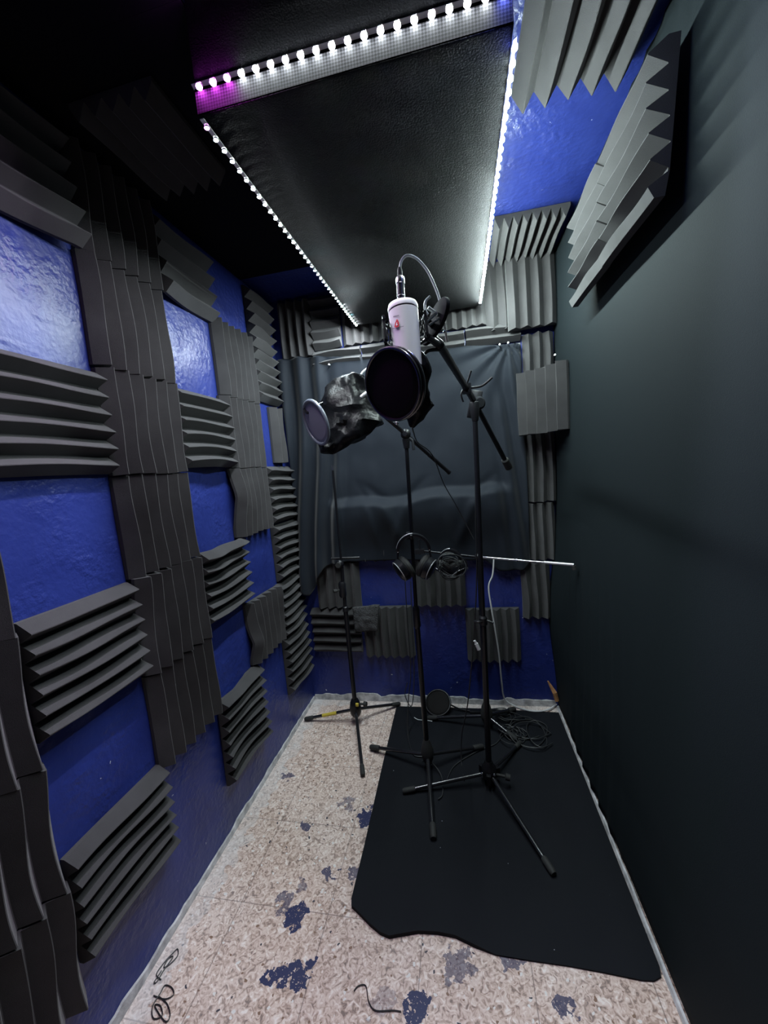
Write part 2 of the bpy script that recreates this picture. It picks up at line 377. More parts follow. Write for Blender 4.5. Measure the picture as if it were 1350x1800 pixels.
led_strip('thin dotted lit strip along the left edge of the ceiling panel, teal towards the back', (CX0+.006, CY0+.003, CZ-.001), (CX0+.006, CY1-.01, CZ-.001), (0, 0, -1), 40,
          lambda i, n: LED_MAGENTA if i < 1 else (LED_TEAL if i % 5 == 0 and i > 18 else LED_WHITE), LED_LEFT, M['white_tape'], .0095, twist=(31, .42), gain=lambda f: .85 if f < .5 else 1.2)

# ------------------------------------------------------------------ acoustic foam
FG = {}
def foam(label, P, U, Vd, Nn, lu, lv, n, group, seed=0, base=.013, peak=.036, wob=.003, bow=0, lift=None, pinch=0, curl=0, nu=14, matl=None):
    """wedge foam square: P corner on the wall, U along the ridges, Vd across them, Nn out of the wall"""
    P = V(P); U = V(U).normalized(); Vd = V(Vd).normalized(); Nn = V(Nn).normalized(); rnd = random.Random(seed*7+1)
    ph = [rnd.uniform(0, 6.28) for _ in range(6)]
    prof = []; p = lv/n; fl = .0022
    for k in range(n):
        v0 = k*p; prof += [(v0+(.0012 if k else 0), 0), (v0+p/2-fl/2, 1), (v0+p/2+fl/2, 1), (v0+p-(.0012 if k < n-1 else 0), 0)]
    npf = len(prof); vs = []
    def warp(s, t, nn):
        du = .0; dv = wob*.75*math.sin(1.3*s*math.pi+ph[0]) + wob*.25*math.sin(5.1*s+ph[1]+t*4)
        dn = abs(wob)*.5*math.sin(4*s+ph[2])*math.sin(3*t+ph[3]) + bow*(4*(s-.5)**2)
        if lift:
            for (ls, lt, amt, rad) in lift:
                q = math.hypot(s-ls, t-lt)/rad
                if q < 1: dn += amt*(1-q)**2*(1.5+q)
        if curl: dn += curl*max(0, 1-t*n*2)
        du += .0025*math.sin(9*t+ph[4])
        if pinch: dn -= pinch*math.exp(-((s-.5)/.12)**2-((t-.5)/.5)**2)
        return du, dv, max(dn, -.4*base)
    for i in range(nu+1):
        s = i/nu
        for (v, h) in prof:
            t = v/lv; du, dv, dn = warp(s, t, h)
            hh = h*peak*(1+.06*math.sin(7*s+ph[5]+t*9))
            vs.append(P + U*(s*lu+du) + Vd*(v+dv*(.3+.7*h)) + Nn*(base+hh+dn))
    B = len(vs)
    for i in range(nu+1):
        s = i/nu
        for v in (0, lv):
            du, dv, dn = warp(s, v/lv, 0); vs.append(P + U*(s*lu+du) + Vd*(v+dv*.3) + Nn*max(.0012, dn+.0012 if dn > .004 else .0012))
    fs = [(i*npf+k, i*npf+k+1, (i+1)*npf+k+1, (i+1)*npf+k) for i in range(nu) for k in range(npf-1)]
    fs += [(B+2*i, B+2*i+2, B+2*i+3, B+2*i+1) for i in range(nu)]
    fs += [(i*npf, (i+1)*npf, B+2*i+2, B+2*i) for i in range(nu)]
    fs += [(i*npf+npf-1, B+2*i+1, B+2*i+3, (i+1)*npf+npf-1) for i in range(nu)]
    fs += [[k for k in range(npf)]+[B+1, B], [nu*npf+k for k in range(npf)][::-1]+[B+2*nu, B+2*nu+1]]
    o = MB().add(vs, fs).build('foam_panel', matl or M['foam'], smooth=25)
    return tag(o, label, 'foam panel', group)
X, Y, Z = V((1, 0, 0)), V((0, 1, 0)), V((0, 0, 1))
GL, GB, GR, GC = 'foam panels on the left wall', 'foam panels on the back wall', 'foam panels on the right wall', 'foam panels on the ceiling'
S = .305; e = .002
def LV(label, y0, z0, lu=S, lv=S, n=6, **k): return foam(label, (.0006, y0+lv-e, z0+e), Z, -Y, X, lu-2*e, lv-2*e, n, GL, **k)          # upright ridges
def LH(label, y0, z0, lu=S, lv=S, n=6, **k): return foam(label, (.0006, y0+e, z0+e), Y, Z, X, lu-2*e, lv-2*e, n, GL, **k)              # level ridges
sd = 0
def nx():
    global sd; sd += 1; return sd
# nearest column at the left edge of the picture
for k, (z0, lab) in enumerate([(.20, 'lowest'), (.505, 'second from the floor'), (.81, 'third from the floor'), (1.115, 'topmost')]):
    LV('dark upright-ridged foam panel in the nearest left-wall column, '+lab, -1.832, z0, seed=nx(), bow=.006, wob=.006)
# first gap column
LH('level-ridged foam panel curling from the left wall, top left near the ceiling', -1.525, 2.045, lv=.30, n=5, seed=nx(), lift=[(.95, 0, .02, .8)], bow=.004)
LH('large level-ridged foam panel at left between the two upper blue squares', -1.523, 1.45, lv=.285, seed=nx(), wob=.004)
LH('level-ridged foam panel at left under the chipped blue square, second from floor', -1.523, .845, lv=.29, seed=nx(), wob=.005)
LH('level-ridged foam panel lowest at left, above the floor edge', -1.523, .265, lv=.285, seed=nx(), wob=.005)
# tall unbroken column
for k, lab in enumerate(['lowest', 'second from bottom', 'third from bottom', 'fourth from bottom', 'fifth from bottom']):
    LV('upright-ridged foam panel in the tall unbroken left-wall column, '+lab, -1.22, .53+.305*k, seed=nx(), wob=.006, bow=.005*(k % 2), lift=[(1, 1, .01, .5)] if k == 1 else None)
LV('upright-ridged foam panel topping the tall left-wall column at the ceiling', -1.215, 2.055, lu=.285, seed=nx(), wob=.004)
# second gap column
LH('level-ridged foam panel curling away near the ceiling, right of the tall column', -.915, 2.06, lv=.27, n=4, seed=nx(), lift=[(0, 0, .018, .7)], bow=.004)
LH('level-ridged foam panel under the upper shiny blue square in mid left wall', -.915, 1.46, lv=.29, seed=nx(), wob=.006, lift=[(.5, 0, .02, .7)])
LH('level-ridged foam panel with a crumpled top edge, mid left wall', -.915, .86, lv=.29, n=6, seed=nx(), wob=.009, lift=[(.2, 1, .02, .5), (.8, 1, .018, .4)])
LH('seven-ridged foam panel lowest in mid left wall, bent top edge', -.915, .20, lv=.36, n=7, seed=nx(), wob=.009, lift=[(.3, 1, .014, .6)])
# second upright column
LV('upright-ridged foam panel topmost of the far left-wall column', -.625, 1.765, lu=.32, seed=nx())
LV('upright-ridged foam panel middle of the far left-wall column', -.635, 1.455, lu=.31, seed=nx(), wob=.004)
LV('upright-ridged foam panel lower in the far column, near edge rolled', -.64, 1.15, seed=nx(), wob=.005, lift=[(.6, 1, .02, .6)])
LV('upright-ridged foam panel standing alone low on the left wall, creased edge', -.645, .56, lu=.29, seed=nx(), wob=.007, lift=[(.35, 1, .016, .35), (.9, .1, .012, .5)])
# last column before the corner
for z0, lv, n, lab in [(2.06, .285, 5, 'highest'), (1.79, .27, 5, 'second from the ceiling')]:
    LH('level-ridged foam panel in the back left corner, '+lab, -.305, z0, lu=.24, lv=lv, n=n, seed=nx(), wob=.006)
LV('plain dark foam panel beside the drape in the back left corner', -.19, 1.475, lv=.12, n=2, lu=.30, seed=nx())
for z0, lv, n, lab in [(1.155, .305, 6, 'beside the drape hem'), (.85, .30, 6, 'behind the drape tip'), (.545, .30, 6, 'second from the floor'), (.225, .315, 6, 'lowest')]:
    LH('level-ridged foam panel in the back left corner column, '+lab, -.335 if z0 < .8 else -.31, z0, lu=.28, lv=lv, n=n, seed=nx(), wob=.007)

# back wall
def BV(label, x0, z0, lu=S, lv=S, n=6, off=0, **k): return foam(label, (x0+e, -.0006-off, z0+e), Z, X, -Y, lu-2*e, lv-2*e, n, GB, **k)
def BH(label, x0, z0, lu=S, lv=S, n=6, off=0, **k): return foam(label, (x0+e, -.0006-off, z0+e), X, Z, -Y, lu-2*e, lv-2*e, n, GB, **k)
BV('dark upright-ridged foam panel filling the top left corner of the back wall', .045, 2.05, lu=.30, lv=.195, n=4, seed=nx())
BH('level-ridged foam panel high on the back wall, left of the ceiling panel', .24, 2.072, lu=.165, lv=.285, n=5, seed=nx(), lift=[(1, 0, .015, .6)])
for k in range(3):
    BV('pale upright-ridged foam panel behind the ceiling panel, %s of three' % ['leftmost', 'middle', 'rightmost'][k], .41+.255*k, 2.075, lu=.285, lv=.25, n=5, seed=nx(), peak=.03)
for k in range(4):
    BH('two-ridged foam strip above the drape, %s of the row' % ['first from the left', 'second from the left', 'third from the left', 'last at the right'][k], .235+.275*k, 1.975, lu=.27, lv=.096, n=2, seed=nx(), wob=.006, base=.016)
BV('pale two-ridged foam panel right of the ceiling panel on the back wall', 1.165, 2.035, lu=.33, lv=.125, n=2, seed=nx(), wob=.006)
BV('violet grey upright-ridged foam panel bulging from the back wall high at right', 1.265, 2.015, lu=.335, lv=.228, n=4, off=.045, seed=nx(), base=.02)
BV('slim upright-ridged foam panel just right of the drape\'s upper corner', 1.335, 1.80, lu=.20, lv=.15, n=3, seed=nx())
dg = V((.175, -.205, 0)).normalized()
foam('broad upright-ridged foam panel set across the back right corner, over the slim column', (1.305, -.075, 1.50), Z, dg, V((dg.y, -dg.x, 0)), .295, .272, 5, GB, seed=nx(), base=.016, wob=.001)
BV('slim upright-ridged foam panel right of the drape at boom height', 1.33, 1.155, lu=.37, lv=.145, n=3, seed=nx())
BV('slim upright-ridged foam panel at right, middle of the slim column', 1.325, .845, lu=.305, lv=.138, n=3, seed=nx())
BV('upright-ridged foam panel under the slim column, behind the level boom', 1.275, .525, lu=.305, lv=.15, n=3, seed=nx(), wob=.008)
BV('upright-ridged foam panel below the drape beside the left corner', .105, .60, lu=.275, lv=.27, n=5, seed=nx(), wob=.005)
BV('upright-ridged foam panel below the drape behind the headphones', .70, .60, lu=.30, lv=.28, n=5, seed=nx(), wob=.004)
BH('level-ridged foam panel low in the back left corner', .055, .315, lu=.30, lv=.28, n=5, seed=nx(), wob=.004)
BV('upright-ridged foam panel low on the back wall beside the grey flap', .37, .295, lu=.305, lv=.30, n=6, seed=nx(), wob=.004)
BV('upright-ridged foam panel low on the back wall behind the white cord', .965, .275, lu=.305, lv=.295, n=6, seed=nx(), wob=.004)
# dark row just under the drape hem
BV('foam panel mostly hidden above the blue square, teeth showing under the drape', .40, .875, lu=.15, lv=.28, n=5, seed=nx())
# grey fuzzy flap
def flap():
    n = 16; vs = []; c0 = on(620, 1067, 1, -.062); c1 = on(667, 1062, 1, -.062); c2 = on(663, 1108, 1, -.062); c3 = on(625, 1110, 1, -.062)
    for j in range(n+1):
        for i in range(n+1):
            u, v = i/n, j/n; p = c0.lerp(c1, u).lerp(c3.lerp(c2, u), v)
            p.y += -.012*math.sin(u*3.1)*math.sin(v*3.1) + .006*noise.noise(p*40)
            p.z += .006*noise.noise(p*25+V((9, 0, 0))); vs.append(p)
    fs = [(j*(n+1)+i, j*(n+1)+i+1, (j+1)*(n+1)+i+1, (j+1)*(n+1)+i) for j in range(n) for i in range(n)]
    o = MB().add(vs, fs).build('cloth_flap', M['fuzz'], smooth=60)
    md = o.modifiers.new('thickness', 'SOLIDIFY'); md.thickness = .014; md.offset = 0
    tag(o, 'fuzzy grey cloth pad stuck over the foam low on the back wall', 'cloth pad')
flap()

# right wall and ceiling
def wx(z): return W_LOW+(W_TOP-W_LOW)*z/CEIL
for k, (y0, lab) in enumerate([(-1.19, 'nearer'), (-.885, 'farther')]):
    nrm = V((-1, 0, 0)); up = V((0, 0, 1))
    foam('pale level-ridged foam panel high on the right wall, %s of the two' % lab, (wx(1.9)-.016, y0+e, 1.915), Y, up, nrm, S-2*e, .295, 6, GR, seed=nx(), wob=.0025, base=.022, peak=.04, curl=.03)
def CF(label, x0, y0, lu=S, lv=S, n=6, **k): return foam(label, (x0+e, y0+e, CEIL-.0006), Y, X, -Z, lu-2*e, lv-2*e, n, GC, **k)
CF('pale ridged foam panel on the blue ceiling, nearest right above the camera', 1.185, -1.25, lv=.29, n=5, seed=nx(), peak=.044)
CF('pale ridged foam panel on the ceiling where it meets the back wall at right', 1.19, -.40, lu=.33, lv=.29, n=8, seed=nx())
foam('dark ridged foam panel on the shaded ceiling at upper left', (.095, -1.25, CEIL-.007), Y, X, -Z, .30, .24, 5, GC, seed=nx())

# ------------------------------------------------------------------ black drape over the back wall
def drape():
    nx_, nz_ = 130, 120; vs = []
    def hem(x):   # bottom edge height of the cloth
        pts = [(.03, .74), (.09, .70), (.16, .80), (.20, .86), (.30, .885), (.6, .88), (1.0, .865), (1.1, .86), (1.16, .80), (1.28, .80), (1.325, .84)]
        for (a, za), (b, zb) in zip(pts, pts[1:]):
            if x <= b: return za+(zb-za)*max(0, (x-a)/(b-a))
        return pts[-1][1]
    def sstep(a, b, v): v = max(0, min(1, (v-a)/(b-a))); return v*v*(3-2*v)
    for j in range(nz_+1):
        for i in range(nx_+1):
            x0 = i/nx_; tv = j/nz_
            x = .03+1.295*x0
            top = 2.045-.075*x0 + .012*math.sin(x*9)
            z = top+(hem(x)-top)*tv
            # fabric swells out over the ledge below the covered window
            mid = sstep(.20, .36, x)*(1-sstep(1.14, 1.27, x))
            zl = z - .016*math.sin(6.5*x+1.2) - .008*math.sin(17*x)
            ledge = sstep(1.265, 1.205, zl)
            y = -.035 - .056*mid*ledge*(1-.9*sstep(1.17, .93, z)) - .012*mid*sstep(1.5, 1.25, z)
            # vertical folds of the left side, growing from the upper left pin
            lf = 1-sstep(.22, .42, x)
            y -= lf*(.035*tv + (.016+.022*tv)*math.sin(x*58+1.5*math.sin(z*2.2)+2.6*tv))
            # creases radiating from the upper right pin
            dx, dz = 1.27-x, 1.98-z; rr = math.hypot(dx, dz); an = math.atan2(dz, dx)
            y -= .013*math.sin(an*13)*math.exp(-rr/.28)*min(1, rr/.06)
            # creases of the right flap
            rf = sstep(1.14, 1.26, x)
            y -= rf*.014*math.sin(x*70+z*7)*sstep(1.95, 1.6, z) + rf*.018*sstep(1.5, 1.0, z)
            # creases hanging down from the ledge edge
            for (cx, sl, amp, wd) in ((.56, .9, .016, .035), (.70, -.8, .014, .03), (.47, .4, .010, .02), (1.06, -.9, .016, .03), (.93, .3, .008, .04)):
                q = (x-cx-sl*(1.21-z)*.45)/wd
                y -= amp*math.exp(-q*q)*sstep(1.23, 1.17, z)*(1-sstep(.17, .34, 1.23-z))
                y += .5*amp*math.exp(-((x-cx+sl*(z-1.23)*1.2)/wd)**2)*sstep(1.21, 1.25, z)*(1-sstep(1.27, 1.36, z))
            y -= .006*noise.noise(V((x*5, z*5, 1.7))) + .003*noise.noise(V((x*14, z*9, 4)))
            y = min(y, -.004)
            if z < 1.0 and x < .2: y -= .02*sstep(1., .8, z)
            vs.append((x + .012*lf*math.sin(z*5), y, z))
    n = nx_+1
    fs = [(j*n+i, j*n+i+1, (j+1)*n+i+1, (j+1)*n+i) for j in range(nz_) for i in range(nx_)]
    o = MB().add(vs, fs).build('drape', M['drape'], smooth=80)
    md = o.modifiers.new('thickness', 'SOLIDIFY'); md.thickness = .0025; md.offset = 0
    tag(o, 'black cloth drape pinned over the upper back wall, bulging over a ledge', 'drape')
drape()
for (u, v, lab) in [(579, 641, 'white push pin in the drape at upper left'), (878, 606, 'white push pin at the drape\'s upper right, left of two'), (893, 603, 'white push pin at the drape\'s upper right corner, right of two'), (975, 624, 'white push pin beside the slim foam at right')]:
    p = on(u, v, 1, -.05)
    tag(MB().lathe(p+V((0, .012, 0)), (0, -1, 0), [(.001, 0), (.001, .008), (.004, .009), (.0025, .013), (.0025, .017), (.0045, .018), (.0045, .0205)], 12).build('push_pin', M['white_enamel']), lab, 'push pin', 'push pins at the drape')

# ------------------------------------------------------------------ floor mat
def floor_mat_obj():
    px = [(697, 1241), (850, 1245), (984, 1252), (1075, 1478), (1163, 1700), (1162, 1716), (1150, 1723), (1128, 1722), (1060, 1708), (1000, 1697), (930, 1687), (870, 1677), (835, 1664), (800, 1647), (770, 1641), (735, 1639), (700, 1645), (684, 1648), (668, 1641), (650, 1626), (632, 1607), (618, 1594), (618, 1582), (640, 1486), (672, 1345)]
    loop = [on(u, v, 2, .006) for u, v in px]
    loop = [V((min(p.x, W_LOW-.016), min(p.y, -.025), 0)) for p in loop]
    c = V((1.0, -.6, 0)); vs = []; rings = [(1.0, .0008), (1.0, .005), (.985, .0065), (.9, .0062), (.0, .006)]
    n = len(loop)
    for (s, z) in rings[:-1]:
        for k, p in enumerate(loop):
            q = c.lerp(p, s); lift = .008 if (p.y < -1.05 and 12 <= k <= 22 and s > .95) else 0
            vs.append(V((q.x, q.y, z+lift*(1 if z > .002 else .0))))
    fs = [(r*n+k, r*n+(k+1) % n, (r+1)*n+(k+1) % n, (r+1)*n+k) for r in range(3) for k in range(n)] + [[3*n+k for k in range(n)], list(range(n))[::-1]]
    tag(MB().add(vs, fs).build('floor_mat', M['mat_rubber'], smooth=40), 'black mat with a wavy front edge covering the right part of the floor', 'mat')
floor_mat_obj()
ZM = .0065     # top of the mat

# ------------------------------------------------------------------ stands
def leg(root, a, b, r, mt='leg_gloss', foot=.011, nm='leg'):
    a = V(a); b = V(b); d = (b-a).normalized()
    l = MB().tube([a, b-d*.02], r, 12).build(nm, M[mt], root)
    MB().tube([b-d*.055, b-d*.05, b-d*.008, b], [foot*.8, foot, foot*1.05, foot*.8], 14).build('rubber_foot', M['black_rubber'], l)
    return l
GS = 'microphone stands'
# stand at left: straight pole, no boom
s1 = thing('microphone_stand', 'straight black stand with a bare pole on the bare speckled floor at left', 'stand', (.337, -.22, 0), GS)
bx, by = .337, -.22
def clutch(root, c, r=.017, h=.06, nm='height_clutch', knob=None):
    c = V(c); o = MB().lathe(c-V((0, 0, h/2)), Z, [(r*.75, 0), (r, h*.12), (r*.9, h*.5), (r, h*.85), (r*.7, h)], 18).build(nm, M['black_metal'], root)
    if knob:
        k = V(knob).normalized()
        MB().tube([c+k*r*.7, c+k*(r+.012), c+k*(r+.014), c+k*(r+.03)], [.005, .005, .011, .010], 12).build('knob', M['black_rubber'], o)
    return o
MB().tube([(bx, by, .07), (bx, by, .67)], .0125, 16).build('pole', M['black_gloss'], s1)
MB().tube([(bx, by, .67), (bx+.003, by, .93)], .0085, 14).build('middle_tube', M['black_gloss'], s1)
MB().tube([(bx+.003, by, .93), (bx+.008, by, 1.41)], .0062, 12).build('upper_rod', M['black_gloss'], s1)
tag(MB().tube([(bx+.008, by, 1.405), (bx+.008, by, 1.436)], .0048, 12).build('screw_tip', M['chrome'], s1), 'silver screw tip')
clutch(s1, (bx, by, .665), .0165, .03)
clutch(s1, (bx-.004, by-.005, .775), .020, .085, knob=(-.8, -.6, 0))
o = MB().ball((bx-.006, by-.006, .915), .024, 18, (1, .8, 1)).build('swivel_joint', M['black_gloss'], s1)
MB().cyl((bx-.006, by-.035, .915), (bx-.006, by-.02, .915), .014).build('knob', M['black_rubber'], o)
MB().tube([(bx-.05, by, .945), (bx+.10, by+.02, .94)], .007, 10).build('cross_rod', M['black_gloss'], s1)
hub = MB().lathe((bx, by, .045), Z, [(.020, 0), (.030, .02), (.033, .05), (.026, .085), (.018, .10)], 20).build('hub', M['black_gloss'], s1)
MB().tube([(bx+.028, by-.005, .12), (bx+.052, by-.008, .122), (bx+.054, by-.008, .122), (bx+.070, by-.01, .123)], [.006, .006, .015, .013], 12).build('knob', M['black_rubber'], hub)
tag(MB().box((bx+.020, by-.026, .128), (.016, .012, .016)).build('badge', M['yellow'], hub, bevel=.002), 'yellow badge')
for k, (u, v) in enumerate([(536, 1264), (703, 1237), (638, 1363)]):
    p = on(u, v, 2, .012); a = V((bx, by, .085)) + (p-V((bx, by, .085))).normalized()*.02
    l = leg(s1, a, p, .0085)
    if k == 0:
        d = (p-a); tag(MB().tube([a+d*.32, a+d*.62], .0092, 12).build('tape_band', M['yellow'], l), 'yellow tape band')

# stand in the middle: boom carrying the bagged microphone
s2 = thing('microphone_stand', 'black boom stand at centre carrying the bagged microphone, two feet on the mat', 'stand', (.76, -.52, ZM), GS)
bx, by = .76, -.52
J2 = on(713, 763, 1, -.52)
MB().tube([(bx, by, .09), (bx, by, .735)], .0118, 16).build('pole', M['black_gloss'], s2)
MB().tube([(bx, by, .73), J2-V((0, 0, .03))], .0082, 14).build('upper_tube', M['black_gloss'], s2)
clutch(s2, (bx, by, .735), .0165, .10)
MB().lathe((bx, by, .03), Z, [(.014, 0), (.026, .03), (.030, .06), (.022, .095), (.013, .12)], 20).build('hub', M['black_rubber'], s2)
for (u, v) in [(651, 1313), (849, 1312), (762, 1474)]:
    p = on(u, v, 2, .017); a = V((bx, by, .075)) + (p-V((bx, by, .075))).normalized()*.018
    leg(s2, a, p, .0085, foot=.0125)
hk = on(724, 944, 1, -.575)
MB().tube([V((bx, by, hk.z-.004)), V((hk.x, -.59, hk.z-.002)), V((hk.x, -.595, hk.z+.012))], .005, 10).box((bx, by, hk.z-.004), (.03, .03, .03)).build('headphone_hook', M['black_metal'], s2)
A2 = on(672, 728, 1, -.60); B2 = at(790, 831, 1.80)
j = MB().ball(J2, .022, 18, (1, .85, 1.0)).tube([J2-V((0, 0, .06)), J2-V((0, 0, .02))], [.012, .017], 14).build('boom_joint', M['black_metal'], s2)
MB().tube([J2+V((.018, -.02, -.02)), J2+V((.030, -.026, -.03)), J2+V((.032, -.026, -.07))], [.005, .005, .0065], 10).build('clamp_lever', M['grey_metal'], j)
tag(MB().cyl(J2+V((0, -.018, .0)), J2+V((0, -.028, 0)), .010).build('bolt', M['chrome'], j), 'silver bolt')
MB().tube([A2, J2, J2.lerp(B2, .5)], .0085, 12).build('boom_arm', M['black_gloss'], s2)
MB().tube([J2.lerp(B2, .5), J2.lerp(B2, .52), J2.lerp(B2, .55), J2.lerp(B2, .95), B2], [.0085, .010, .0088, .0088, .0105], 12).build('boom_tail', M['black_gloss'], s2)
tag(MB().ball(A2.lerp(J2, .55)+V((.008, -.014, .008)), .010, 12).build('thumb_screw', M['chrome'], s2), 'silver thumb screw')

# stand at right: tall boom carrying the white microphone
J3 = at(834, 706, 1.57)
bx, by = 1.03, -.585
s3 = thing('microphone_stand', 'tall black boom stand on the mat with shiny legs, holding the white microphone', 'stand', (bx, by, ZM), GS)
TP = V((J3.x-.004, by, J3.z-.04))
MB().tube([(bx, by, .06), V((bx, by, .06)).lerp(TP, .445)], .0125, 16).build('pole', M['black_gloss'], s3)
MB().tube([V((bx, by, .06)).lerp(TP, .44), TP], .0098, 14).build('upper_tube', M['black_gloss'], s3)
cc = V((bx, by, .06)).lerp(TP, .445)
cl = MB().lathe(cc-V((0, 0, .02)), Z, [(.012, 0), (.017, .006), (.017, .034), (.011, .042)], 18).build('height_clutch', M['black_metal'], s3)
MB().ring(cc+V((-.018, -.006, .0)), (0, .3, 1), .016, .0045, 20, 8).tube([cc+V((.015, -.01, .005)), cc+V((.04, -.02, -.002))], .005, 8).build('clamp_lever', M['black_metal'], cl)
hb = MB().lathe((bx, by, .03), Z, [(.018, 0), (.030, .012), (.030, .055), (.020, .07), (.016, .085)], 20)
for k in range(3):
    a = .4+2.1*k; hb.box((bx+.034*math.cos(a), by+.034*math.sin(a), .055), (.024, .018, .04), Matrix.Rotation(a, 3, 'Z'))
hb = hb.build('hub', M['black_gloss'], s3)
MB().tube([(bx+.03, by-.005, .055), (bx+.065, by-.012, .055), (bx+.067, by-.012, .055), (bx+.085, by-.015, .052)], [.006, .006, .014, .013], 12).build('knob', M['black_rubber'], hb)
for (x_, y_, z_) in ((.02, -.03, .075), (-.03, -.022, .07), (.0, -.036, .05)):
    tag(MB().ball((bx+x_, by+y_, z_), .006, 10).build('bolt', M['chrome'], hb), 'silver bolt')
for (u, v) in [(708, 1391), (974, 1537), (915, 1305)]:
    p = on(u, v, 2, .016); a = V((bx, by, .06)) + (p-V((bx, by, .06))).normalized()*.035
    leg(s3, a, p, .0085, foot=.0115)
H3 = at(773, 606, .93); T3 = at(893, 819, 1.84)
jm = MB().box(J3+V((0, .0, -.012)), (.044, .05, .105), Matrix.Rotation(.25, 3, 'Y')).tube([TP+V((0, 0, -.045)), TP+V((0, 0, .03))], [.012, .021], 14).build('boom_joint', M['black_metal'], s3, bevel=.005)
tag(MB().ball(J3+V((-.018, -.03, .012)), .008, 10).ball(J3+V((-.016, -.03, -.018)), .006, 10).build('bolt', M['chrome'], jm), 'silver bolts')
MB().lathe(J3+V((.01, -.026, -.012)), (.5, -1, 0), [(.02, 0), (.026, .008), (.026, .016), (.018, .022)], 20).build('clamp_disc', M['grey_metal'], jm)
MB().tube([J3.lerp(H3, -.05), J3.lerp(H3, .45), H3], [.0125, .0105, .0105], 14).build('boom_arm', M['black_gloss'], s3)
tail = MB().tube([J3, T3], .0105, 14).build('boom_tail', M['black_gloss'], s3)
dt = (T3-J3).normalized()
MB().tube([T3-dt*.05, T3-dt*.045, T3+dt*.012, T3+dt*.018], [.013, .017, .018, .012], 16).build('counterweight', M['black_rubber'], tail)
tag(MB().ball(T3+V((-.012, -.012, .012)), .010, 12).build('thumb_screw', M['chrome'], tail), 'silver thumb screw')
ck = J3.lerp(H3, .33)
MB().tube(spline([ck+V((0, -.01, .012)), ck+V((.012, -.016, .04)), ck+V((.018, -.02, .055))]), [.0035]*17, 8).tube(spline([ck+V((.008, -.012, 0)), ck+V((.05, -.02, .0)), ck+V((.085, -.03, .022))]), .004, 8).tube(spline([ck+V((-.01, -.01, .0)), ck+V((-.02, -.012, -.02)), ck+V((-.014, -.012, -.045))]), .0032, 8).box(ck, (.03, .04, .03)).build('cable_hook', M['black_metal'], s3)
# flat swivel head at the boom's end
hc = at(768, 562, .87); hn = V((-.80, -.58, .12)).normalized(); hu = (H3-hc).normalized(); hu = (hu-hn*hu.dot(hn)).normalized(); hs = hn.cross(hu)
vs = []
for k in (-1, 1):
    for i in range(28):
        a = 2*math.pi*i/28; ca, sa = math.cos(a), math.sin(a)
        wdt = .029*(1-.35*max(0, ca)); ln = .066 if ca > 0 else .050
        vs.append(hc + hn*k*.005 + hu*ln*ca + hs*wdt*sa)
fs = [list(range(28))[::-1], list(range(28, 56))] + [(i, (i+1) % 28, 28+(i+1) % 28, 28+i) for i in range(28)]
hd = MB().add(vs, fs).build('boom_head', M['grey_metal'], s3, bevel=.002)
MB().tube([hc+hu*.04, H3], [.010, .0115], 12).build('head_neck', M['black_metal'], hd)
wn = at(751, 541, .85)
MB().tube(spline([at(756, 521, .85), at(748, 530, .85), at(747, 543, .85), at(752, 553, .85)]), .003, 8).tube([wn+V((.002, 0, 0)), hc-hu*.01], .004, 8).build('wing_nut', M['grey_cord'], hd)
tag(MB().ball(at(776, 528, .865), .005, 10).ball(at(775, 547, .862), .003, 8).ball(at(781, 583, .885), .0035, 8).build('bolt', M['chrome'], hd), 'silver bolts')

# low stand at the back with a level boom
bx, by = 1.045, -.22
s4 = thing('microphone_stand', 'low black stand hidden behind the tall pole, its level boom reaching to the right wall', 'stand', (bx, by, ZM), GS)
J4 = V((1.052, -.22, .922))
MB().tube([(bx, by, .06), J4], .0105, 14).build('pole', M['black_gloss'], s4)
MB().lathe((bx, by, .03), Z, [(.016, 0), (.028, .03), (.031, .06), (.022, .10), (.013, .12)], 20).build('hub', M['black_rubber'], s4)
for (u, v) in [(752, 1262), (1000-92, 1300), (905, 1246)]:
    p = on(u, v, 2, .017); p.y = min(p.y, -.03); a = V((bx, by, .075)) + (p-V((bx, by, .075))).normalized()*.018
    leg(s4, a, p, .0085, foot=.0125)
E4 = on(1009, 993, 1, -.42); L4 = on(738, 968, 1, -.13)
MB().ball(J4, .020, 16).build('boom_joint', M['black_metal'], s4)
m1 = J4.lerp(E4, .0)
MB().tube([L4, J4], .0062, 12).build('boom_arm', M['black_gloss'], s4)
tag(MB().tube([J4, J4.lerp(E4, .42), J4.lerp(E4, .425), J4.lerp(E4, .445), J4.lerp(E4, .45), E4], [.0055, .0055, .0075, .0075, .005, .005], 12).build('boom_tail', M['chrome'], s4), 'silver boom tail')
tag(MB().tube([J4.lerp(E4, .72), E4], .0068, 12).build('end_sleeve', M['silver_print'], s4), 'pale end sleeve')
MB().tube([E4-V((.002, 0, .004)), E4+V((.002, 0, -.02))], [.008, .010], 12).build('end_cap', M['black_rubber'], s4)
MB().tube([L4+V((0, 0, -.02)), L4+V((0, 0, .06))], .005, 8).box(L4+V((0, 0, -.004)), (.05, .024, .024)).build('end_clamp', M['black_metal'], s4)

